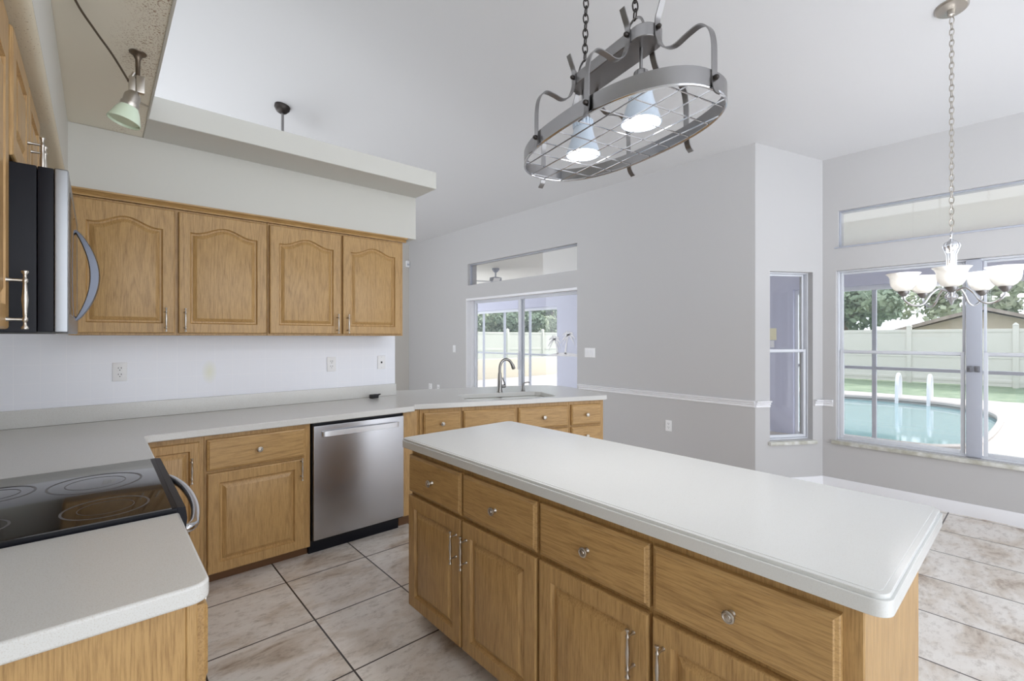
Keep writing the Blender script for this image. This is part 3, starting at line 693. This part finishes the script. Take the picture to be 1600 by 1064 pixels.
yb = YB-.0085
plate('wall_outlet', 'white duplex outlet on the backsplash near the range', 'outlet', (.106, yb, 1.207), 0)
plate('wall_outlet', 'white duplex outlet on the backsplash under the third upper door', 'outlet', (1.43, yb, 1.205), 0)
plate('cable_jack', 'white wall plate with a single black jack at the end of the backsplash', 'jack', (1.866, yb, 1.206), 0, kind='jack')
plate('light_switch', 'wide white multi-switch plate right of the sliding door', 'switch', (XG-.0005, 3.72, 1.234), -90, .165, .117, 3)
plate('light_switch', 'single white switch plate left of the sliding door', 'switch', (XG-.0005, 6.673, 1.228), -90, .075, .12, 1)
plate('wall_outlet', 'white duplex outlet low on the wall below the chair rail', 'outlet', (XG-.0005, 2.65, .48), -90)
plate('wall_outlet', 'larger of two plates low on the living-room wall above the peninsula counter', 'outlet', (XG-.0005, 7.44, .52), -90, .11, .115)
plate('wall_outlet', 'smaller of two plates low on the living-room wall above the peninsula counter', 'outlet', (XG-.0005, 7.17, .53), -90, .072, .09, 'jack')
t = thing('motion_sensor', 'small white alarm sensor high on the far wall beside the upper cabinets', 'sensor', (4.545, 8.235, 2.79), 0)
mb = MB(); mb.box(-.045, .03, -.05, 0, 0, .13, .015, 3); mb.obj('housing', PLATE, t)
mb = MB(); mb.box(-.03, .015, -.053, -.045, .03, .07, .003); mb.obj('lens', ALUGREY, t)

# ------------------------------------------------------------------ lamps
def chain(mb, p0, p1, link_l=.032, link_w=.016, r=.0022):
    a, b = Vector(p0), Vector(p1); L = (b-a).length; n = max(2, int(L/(link_l*.74))); t = (b-a).normalized()
    s1 = t.cross(Vector((0.3, 1, 0))).normalized(); s2 = t.cross(s1)
    for i in range(n):
        c = a+(b-a)*((i+.5)/n); s = s1 if i % 2 else s2; pts = []
        for k in range(14):
            q = 2*math.pi*k/14; pts.append(c+t*math.sin(q)*link_l/2+s*math.cos(q)*link_w/2*(1 if abs(math.sin(q)) < .9 else 1))
        mb.tube(pts, r, 5, True)
    return mb
YAW = -12
pr = thing('pot_rack_lamp', 'oval pewter pot rack with a wire grid and two lit lamps hanging above the island', 'lamp', (1.527, 1.14, 2.195), YAW)   # local y = long axis
L2, W2 = .475, .245
def race(hx, hy, n=72):
    out = []
    for k in range(n):
        q = 2*math.pi*k/n; e = 2/2.35
        out.append((math.copysign(abs(math.cos(q))**e, math.cos(q))*hx, math.copysign(abs(math.sin(q))**e, math.sin(q))*hy))
    return out
mb = MB(); mb.strap([(x, y, .028) for x, y in race(W2, L2)], .056, .004, (0, 0, 1), True); mb.obj('ring_band', PEWTER, pr)
mb = MB(); mb.tube([(x, y, .0) for x, y in race(W2-.002, L2-.002)], .005, 8, True)
inside = lambda x, y: abs(x/W2)**2.35+abs(y/L2)**2.35 < 1
hxw = lambda y: W2*(1-min(1, abs(y)/L2)**2.35)**(1/2.35)
hyw = lambda x: L2*(1-min(1, abs(x)/W2)**2.35)**(1/2.35)
for k in range(-4, 5):
    y = .022+k*.108
    if abs(y) < L2-.02: mb.tube([(-hxw(y), y, .004), (hxw(y), y, .004)], .0027, 6)
for x in (-.17, -.085, 0, .085, .17): mb.tube([(x, -hyw(x), -.002), (x, hyw(x), -.002)], .0027, 6)
mb.obj('wire_grid', CHROME, pr)
# upper bar
mb = MB(); mb.prism(rrect(-.058, .058, -.245, .205, .05, 8), .288, .336); addbevel(mb.obj('top_bar', PEWTER, pr), .003)
def strap_arm(p, q, side):
    """p = bolt point on the bar side, q = bolt point on the ring; both local"""
    p, q = Vector(p), Vector(q); hor = Vector((q.x-p.x, q.y-p.y, 0)); L = hor.length; h = hor.normalized(); wd = Vector((-h.y, h.x, 0))
    z0, z1 = p.z, q.z
    path = [(.030, z0+.088), (.018, z0+.06), (.005, z0+.03), (.003, z0), (.03*L, z0-.04), (.14*L, z0-.085), (.34*L, z0-.108), (.58*L, z0-.100), (.80*L, z0-.098), (.95*L, z0-.128), (L+.002, z0-.175)]
    path += [(L+.004, z1+.05), (L+.004, z1-.005), (L+.012, z1-.045), (L+.032, z1-.066)]
    pts = smoothpath([(p.x+h.x*d, p.y+h.y*d, z) for d, z in path], 5)
    o = MB().strap(pts, .024, .004, wd).obj('strap_arm', PEWTER, pr)
    mb = MB(); mtx = h.to_track_quat('Z', 'Y').to_matrix().to_4x4()
    for pt, dd in ((p, .006), (q, .006)):
        mb = MB(); mb.lathe([(.009, 0), (.009, .006), (.006, .012), (.002, .013)], 10, pt+h*dd, mtx=mtx); mb.obj('bolt', DARKMETAL, o)
for sx in (-1, 1):
    for yy in (-.165, .155): strap_arm((sx*.058, yy, .32), (sx*W2*.99, yy, .03), sx)
strap_arm((0, -.245, .32), (0, -L2, .03), -1); strap_arm((0, .205, .32), (0, L2, .03), 1)
for yy in (-.17, .12):
    lp = [(-.03, yy+.042*math.cos(R(a)), .336+.05*math.sin(R(a))) for a in range(-8, 189, 14)]
    mb = MB(); mb.tube(lp, .0045, 8); mb.obj('hanging_loop', PEWTER, pr)
    mb = MB(); chain(mb, (-.03, yy, .385), (0, yy, 1.6-.01), .042, .021, .003); mb.obj('chain', DARKMETAL, pr)
    mb = MB(); mb.lathe([(.06, 1.66), (.058, 1.60), (.03, 1.585), (.008, 1.58)], 20, (0, yy, 0)); mb.obj('canopy', PEWTER, pr)
for yy in (-.17, .17):
    mb = MB(); mb.tube([(0, yy, .292), (0, yy, .17)], .006, 10); mb.obj('stem', PEWTER, pr)
    mb = MB(); mb.lathe([(.02, .205), (.026, .20), (.03, .17), (.030, .150)], 20, (0, yy, 0)); mb.obj('socket', PEWTER, pr)
    mb = MB(); 
    for k in range(18):
        a = 2*math.pi*k/18; mb.box(.036, .043, -.004, .004, .128, .158, .001, 1, Matrix.Translation((0, yy, 0)) @ Matrix.Rotation(a, 4, 'Z'))
    mb.lathe([(.034, .15), (.040, .147), (.040, .128), (.034, .125)], 20, (0, yy, 0)); mb.obj('finned_collar', COLLAR, pr)
    mb = MB(); mb.lathe([(.038, .13), (.048, .09), (.068, .03), (.073, .016), (.074, .012), (.070, .012), (.066, .022), (.046, .085), (.034, .125)], 28, (0, yy, 0), cap0=False, cap1=False); mb.obj('lamp_shade', COLLAR, pr)
    mb = MB(); mb.lathe([(.0005, .012), (.03, .013), (.064, .019), (.064, .024), (.001, .026)], 28, (0, yy, 0)); mb.obj('bulb', BULB, pr)
    ld = bpy.data.lights.new('pot_rack_light', 'SPOT'); ld.energy = 9; ld.spot_size = R(176); ld.spot_blend = .35; ld.shadow_soft_size = .06; ld.color = (1, .97, .94)
    lo = bpy.data.objects.new('bulb_light', ld); COL.objects.link(lo); lo.parent = pr; lo.location = (0, yy, .004)

ch = thing('chandelier', 'five-arm nickel chandelier with upturned white bell shades before the dining window', 'chandelier', (3.80, .358, 0), 0)
ca = math.degrees(math.atan2(-.358, -3.80))
tilt = Matrix.Translation((0, 0, cz(3.80))) @ Matrix.Rotation(math.atan(.19), 4, 'Y')
mb = MB(); mb.lathe([(.078, -.001), (.078, -.006), (.070, -.014), (.03, -.018), (.020, -.022), (.018, -.055), (.008, -.06)], 28, mtx=tilt); mb.obj('canopy', NICKEL, ch)
mb = MB(); chain(mb, (0.008, 0, cz(3.80)-.06), (0, 0, 2.055), .044, .021, .0028); mb.obj('chain', NICKEL, ch)
mb = MB(); mb.tube([(.016*math.cos(R(a)), .012*math.sin(R(a))*0, 2.03+.022*math.sin(R(a))) for a in range(0, 360, 24)], .006, 8, True); mb.obj('hanging_loop', CHROME, ch)
mb = MB(); prof = [(.002, 2.01), (.008, 2.008), (.012, 2.0), (.03, 1.99), (.038, 1.97), (.036, 1.952), (.026, 1.935), (.02, 1.92), (.019, 1.80), (.024, 1.76), (.026, 1.72), (.018, 1.69), (.03, 1.675), (.032, 1.66), (.014, 1.645), (.006, 1.62), (.001, 1.615)]
mb.lathe(prof, 24)
for k in range(8):
    a = 2*math.pi*k/8; mb.tube([(r_*math.cos(a), r_*math.sin(a), z) for r_, z in ((.031, 1.985), (.0375, 1.965), (.028, 1.935), (.0205, 1.915), (.0195, 1.82))], .004, 6)
mb.obj('column', CHROME, ch)
for k in range(5):
    a = R(ca+72*k); dx, dy = math.cos(a), math.sin(a); RR = .228
    o = bpy.data.objects.new('arm', None)
    P = [(.022, 1.70), (.06, 1.715), (.095, 1.685), (.125, 1.635), (.16, 1.617), (.195, 1.627), (.222, 1.655), (RR, 1.69)]
    mb = MB(); mb.tube(smoothpath([(r_*dx, r_*dy, z) for r_, z in P]), .006, 8); arm = mb.obj('arm', CHROME, ch)
    mb = MB(); mb.lathe([(.008, 1.675), (.014, 1.68), (.028, 1.698), (.030, 1.706), (.02, 1.71)], 18, (RR*dx, RR*dy, 0)); mb.obj('shade_holder', PEWTER, arm)
    mb = MB(); mb.lathe([(.024, 1.704), (.045, 1.718), (.061, 1.742), (.066, 1.768), (.066, 1.786), (.073, 1.803), (.086, 1.816), (.083, 1.817), (.070, 1.806), (.063, 1.788), (.063, 1.768), (.058, 1.744), (.043, 1.722), (.022, 1.708)], 30, (RR*dx, RR*dy, 0)); mb.obj('lamp_shade', BELL, arm)
    mb = MB(); mb.ico((RR*dx, RR*dy, 1.76), .022, 2, (1, 1, 1.3)); mb.obj('bulb', BULB, arm)
    ld = bpy.data.lights.new('chandelier_light', 'POINT'); ld.energy = 1.2; ld.color = (.93, .96, 1); ld.shadow_soft_size = .03
    lo = bpy.data.objects.new('bulb_light', ld); COL.objects.link(lo); lo.parent = ch; lo.location = (RR*dx, RR*dy, 1.83)

# track spotlight and its cable under the spotted ledge
tl = thing('track_light', 'small swivel spotlight with a pale green glass shade under the cream ledge', 'light', (.125, 2.46, 2.592), 0)
TRK = tl
mb = MB(); mb.lathe([(.030, 0), (.029, -.004), (.016, -.014), (.009, -.030), (.0075, -.10), (.010, -.105)], 18); mb.obj('ceiling_mount', BRASSDARK, tl)
hx = Vector((-.012, -.01, -.125))
mb = MB(); mb.box(-.006, .022, -.012, .012, -.165, -.095, .004); mb.box(-.03, -.008, -.01, .01, -.175, -.105, .004); mb.tube([(-.03, 0, -.13), (-.012, 0, -.085)], .006, 8); mb.obj('swivel_joint', NICKEL, tl)
mt = Matrix.Translation((-.012, 0, -.165)) @ Matrix.Rotation(R(14), 4, 'Y')
mb = MB(); mb.lathe([(.016, 0), (.024, -.012), (.028, -.02), (.028, -.05), (.032, -.052), (.032, -.068), (.03, -.072)], 20, mtx=mt); mb.tube([mt @ Vector((.024, 0, -.03)), mt @ Vector((.055, -.004, -.034))], .004, 8); mb.obj('lamp_head', NICKEL, tl)
mb = MB(); mb.lathe([(.031, -.068), (.042, -.090), (.056, -.135), (.053, -.136), (.038, -.090), (.028, -.072)], 24, mtx=mt, cap0=False, cap1=False); mb.lathe([(.001, -.076), (.03, -.08), (.047, -.128), (.001, -.13)], 24, mtx=mt); mb.obj('glass_shade', GREENGLASS, tl)
cb = smoothpath([(.098, 2.46, 2.462), (.045, 2.38, 2.515), (-.003, 2.31, 2.55), (-.055, 2.19, 2.575), (-.085, 2.0, 2.584), (-.10, 1.6, 2.585)], 6)
mb = MB(); mb.tube(cb, .004, 8); tag(mb.obj('light_cable', BRASSDARK), 'thin metal track cable running from the spotlight along the cream ledge', 'cable')

# fan mount beyond the ledge
fm = thing('ceiling_fan_mount', 'small dark canopy and rod on the sloped ceiling above the ledge', 'fan', (1.445, 5.24, 0), 0)
zc = cz(1.445); mtx = Matrix.Translation((0, 0, zc)) @ Matrix.Rotation(math.atan(.19), 4, 'Y')
mb = MB(); mb.lathe([(.075, 0), (.074, -.03), (.05, -.065), (.03, -.075)], 24, mtx=mtx); mb.obj('canopy', DARKMETAL, fm)
mb = MB(); mb.lathe([(.013, zc-.06), (.013, zc-.32), (.09, zc-.33), (.12, zc-.36), (.12, zc-.44), (.05, zc-.48)], 20); mb.obj('rod', PEWTER, fm)

# ------------------------------------------------------------------ porch outside
PXO = 8.2
mb = MB(); mb.box(XW+.19, PXO+.3, -6, 14, -.25, -.1); mb.box(XG+.19, XW+.19, 3.0, 14, -.25, -.1); struct(mb.obj('floor_porch', CONCRETE), 'pale concrete floor of the covered porch', 'floor')
mb = MB(); mb.box(XW+.2, PXO+.35, -6, 14, 2.75, 2.85); mb.box(XG+.2, XW+.2, 2.1, 14, 2.75, 2.85); struct(mb.obj('ceiling_porch', LANAICEIL), 'cream porch ceiling seen through the transoms', 'ceiling')
o = wall_mesh(-14, 6, -.1, 2.75, [(-13, -7.66, -.1, 2.17), (-2.6, 5, -.1, 2.17)], .2).obj('wall_porch', LAVENDER, loc=(PXO, 0, 0), smooth=0); o.rotation_euler = (0, 0, R(-90))
struct(o, 'lavender painted outer porch wall with screened openings', 'wall')
def screenbay(nm, label, a, b, posts):
    t = thing(nm, label, 'screen', (PXO, 0, 0), -90)
    mb = MB(); frame_rect(mb, a, b, -.1, 2.17, .07, .12, .05, tt=.07); mb.obj('frame', ALU, t)
    for p in posts: 
        mb = MB(); mb.box(p-.025, p+.025, .07, .12, -.05, 2.10, .003); mb.obj('post', ALUGREY, t)
    mb = MB(); mb.box(a+.05, b-.05, .075, .115, .965, 1.01, .003); mb.obj('rail', ALUGREY, t)
    mb = MB(); mb.box(a+.05, b-.05, .094, .097, -.05, 2.1); mb.obj('mesh_screen', SCREEN, t)
screenbay('porch_screen', 'screened porch opening between dining window and pool', -2.6, 5, [-1.587, .0, 1.4, 2.8, 4.1])
screenbay('porch_screen', 'screened porch opening seen through the sliding glass door', -13, -7.66, [-12.0, -10.6, -9.68, -8.68])
pf = thing('porch_fan', 'white ceiling fan on the porch seen through the transom over the sliding door', 'fan', (5.75, 6.98, 2.75), 0)
mb = MB(); mb.lathe([(.07, 0), (.07, -.03), (.035, -.07), (.014, -.08), (.014, -.16), (.05, -.17)], 20); mb.obj('downrod', ALUGREY, pf)
mb = MB(); mb.lathe([(.05, -.165), (.115, -.18), (.12, -.25), (.08, -.27), (.06, -.29), (.001, -.31)], 24); mb.obj('motor', ALUGREY, pf)
for k in range(5):
    mb = MB(); mb.box(.12, .60, -.06, .06, -.262, -.254, .003, 1, Matrix.Rotation(2*math.pi*k/5+.3, 4, 'Z')); mb.obj('blade', WHITE, pf)
ps = thing('porch_sign', 'small yellowish plate on the lavender porch wall seen through the slim window', 'sign', (PXO-.001, 2.90, 1.40), -90)
mb = MB(); mb.box(-.06, .06, -.01, 0, -.02, .17, .003); mb.obj('plate', mat('sign_cream', srgb(232, 226, 196), .6), ps)
mb = MB(); mb.box(-.03, .03, -.013, -.009, -.14, -.03, .003); mb.obj('switch_box', WHITE, ps)

# ------------------------------------------------------------------ pool, yard, fence, trees, neighbour's house
poolpoly = [(8.55, 7.2), (8.55, 4.0), (8.55, 1.5), (8.8, .85), (9.6, .58), (12.2, .5), (13.4, .66), (14.2, 1.1), (14.65, 1.8), (14.75, 2.6), (14.6, 3.6), (14.3, 5.0), (14.0, 7.2)]
pp = smoothpath([(x, y, 0) for x, y in poolpoly], 4); pp = [(p.x, p.y) for p in pp]
mb = MB(); mb.prism([(PXO+.2, -14), (16.2, -14), (15.9, 14), (PXO+.2, 14)], -.22, -.1, pp[::-1]); struct(mb.obj('pool_deck', CONCRETE), 'pale concrete deck around the swimming pool', 'deck')
mb = MB(); mb.prism(pp, -.9, -.17); tag(mb.obj('swimming_pool', WATER, smooth=0), 'turquoise swimming pool with a rounded end outside the dining window', 'pool')
cx = sum(p[0] for p in pp)/len(pp); cy = sum(p[1] for p in pp)/len(pp)
mb = MB(); mb.tube([(x, y, -.095) for x, y in pp], .05, 6, True); tag(mb.obj('pool_coping', CONCRETE), 'pale rounded coping strip around the turquoise pool', 'coping')
lad = thing('pool_ladder', 'white tubular pool ladder at the far edge of the pool', 'ladder', (14.62, 2.05, -.1), 0)
for y in (-.29, .29):
    mb = MB(); mb.tube(smoothpath([(.32, y, -.02), (.32, y, .40), (.24, y, .58), (.05, y, .62), (-.10, y, .45), (-.14, y, .1), (-.16, y, -.6)]), .035, 8); mb.obj('handrail', WHITE, lad)
for z in (-.2, -.45):
    mb = MB(); mb.box(-.2, -.1, -.28, .28, z, z+.03, .005); mb.obj('rung', WHITE, lad)
mb = MB(); mb.box(15.9, 60, -30, 40, -.4, -.13); mb.box(4, 15.95, 14, 40, -.4, -.13); tag(mb.obj('lawn', GRASS), 'green lawn strip between the pool deck and the fence', 'lawn', None, 'stuff')
def fence(name, label, a, b, z1=1.68, post_top=.12):
    a, b = Vector((*a, 0)), Vector((*b, 0)); L = (b-a).length; ang = math.degrees(math.atan2((b-a).y, (b-a).x)); t = thing(name, label, 'fence', a, ang)
    n = max(1, int(L/2.4)); mb = MB()
    for i in range(n):
        x0, x1 = L*i/n+.06, L*(i+1)/n-.06
        mb.box(x0, x1, -.02, .02, -.1, z1-.04)
        for z in (0.0, .75, z1-.1): mb.box(x0, x1, -.032, .032, z, z+.11, .005)
    mb.obj('panels', FENCEM, t)
    for i in range(n+1):
        mb = MB(); x = L*i/n; mb.box(x-.065, x+.065, -.065, .065, -.14, z1+post_top, .006); mb.loft([[(x-.08, -.08, z1+post_top), (x+.08, -.08, z1+post_top), (x+.08, .08, z1+post_top), (x-.08, .08, z1+post_top)], [(x-.01, -.01, z1+post_top+.08), (x+.01, -.01, z1+post_top+.08), (x+.01, .01, z1+post_top+.08), (x-.01, .01, z1+post_top+.08)]]); mb.obj('post', FENCEM, t)
fence('vinyl_fence', 'long white vinyl fence behind the pool and lawn', (21, -12), (21, 18.1))
fence('vinyl_fence', 'white vinyl fence behind the porch screens seen through the sliding door', (3, 18.2), (20.9, 18.2))
mb = MB(); mb.box(4.6, 15.8, 13.4, 13.7, -.1, .62, .01); tag(mb.obj('garden_wall', mat('garden_wall_cream', srgb(204, 196, 176), .8)), 'low cream garden wall beyond the porch screens behind the sliding door', 'wall')
def leafcloud(n, rx, ry, rz_, size, seed):
    rn = random.Random(seed); mb = MB(); bm = mb.bm
    cl = [(rn.gauss(0, .5)*rx, rn.gauss(0, .5)*ry, rn.gauss(0, .45)*rz_, rn.uniform(.35, .6)) for _ in range(16)]
    for _ in range(n):
        c_ = rn.choice(cl); v = Vector((rn.gauss(0, 1), rn.gauss(0, 1), rn.gauss(0, 1))).normalized()*c_[3]*rn.uniform(.6, 1.05)
        p = Vector((c_[0]+v.x*rx*.8, c_[1]+v.y*ry*.8, c_[2]+v.z*rz_*.8)); s = size*rn.uniform(.6, 1.3)
        a = Vector((rn.gauss(0, 1), rn.gauss(0, 1), rn.gauss(0, 1))).normalized(); b = a.cross(Vector((rn.gauss(0, 1), rn.gauss(0, 1), rn.gauss(0, 1)))).normalized()
        bm.faces.new([bm.verts.new(p+a*s), bm.verts.new(p+b*s*.55), bm.verts.new(p-a*s), bm.verts.new(p-b*s*.55)])
    return mb
CROWN = [leafcloud(5200, 2.2, 2.2, 1.7, .17, 1).mesh('crown_a', LEAF, 0), leafcloud(4200, 2.0, 2.0, 1.9, .16, 2).mesh('crown_b', LEAF2, 0)]
mb = MB(); mb.tube(smoothpath([(0, 0, 0), (.05, 0, 1), (-.03, .05, 2.2), (.05, 0, 3.4)]), .13, 8)
for k in range(4): mb.tube([(0, 0, 1.8+.2*k), (.8*math.cos(k*1.7), .8*math.sin(k*1.7), 2.9+.2*k)], [.07, .03], 6)
TRUNK = mb.mesh('trunk', BARK)
def tree(label, x, y, h, s, kind, group):
    t = thing('tree', label, 'tree', (x, y, -.13), random.uniform(0, 360), group); t.scale = (s, s, s)
    link('trunk', TRUNK, t); link('crown', CROWN[kind], t, (0, 0, h))
GT = 'trees behind the white fence'
tree('green leafy tree over the fence left of the neighbour roof', 25.2, 5.9, 3.0, .95, 0, GT)
tree('tall green tree far beyond the fence in the gap left of the neighbour roof', 39, 9.6, 3.2, 1.3, 0, GT)
tree('pale green tree behind the neighbour roof ridge', 41, 2.6, 3.2, 1.35, 1, GT)
tree('green leafy tree over the fence right of the neighbour roof', 25.4, -2.6, 2.9, .95, 0, GT)
tree('pale tree far behind the fence at the right edge of the window view', 40.5, -5.2, 3.0, 1.3, 1, GT)
tree('green tree in the distance behind the first window pane', 30.5, 13.5, 3.4, 1.0, 0, GT)
GP = 'trees seen through the sliding door'
tree('pale green tree just behind the fence at the left of the sliding door view', 15.6, 21.9, 2.8, .8, 1, GP)
tree('green tree just behind the fence in the middle of the sliding door view', 19.4, 21.9, 2.8, .85, 0, GP)
tree('pale green tree just behind the fence at the right of the sliding door view', 23.4, 21.6, 2.8, .85, 1, GP)
tree('tall green tree far behind the left part of the sliding door', 19.5, 29, 3.4, 1.2, 0, GP)
tree('tall pale tree far behind the middle of the sliding door', 25, 30, 3.4, 1.2, 1, GP)
tree('tall green tree far behind the right part of the sliding door', 30.5, 29, 3.4, 1.2, 0, GP)
h = thing('neighbour_house', 'neighbouring house with a low gabled roof beyond the fence', 'house', (29, 1.7, 0), 0)
mb = MB(); mb.loft([[(0, -2.6, -.1), (0, 2.6, -.1), (0, 2.6, 1.75), (0, 0, 2.55), (0, -2.6, 1.75)], [(6, -2.6, -.1), (6, 2.6, -.1), (6, 2.6, 1.75), (6, 0, 2.55), (6, -2.6, 1.75)]]); mb.obj('walls', STUCCO, h)
mb = MB()
for s_ in (-1, 1): mb.loft([[(x, s_*3.1, 1.62), (x, 0, 2.62), (x, 0, 2.76), (x, s_*3.15, 1.76)] for x in (-.4, 6.4)])
mb.obj('roof', ROOF, h)
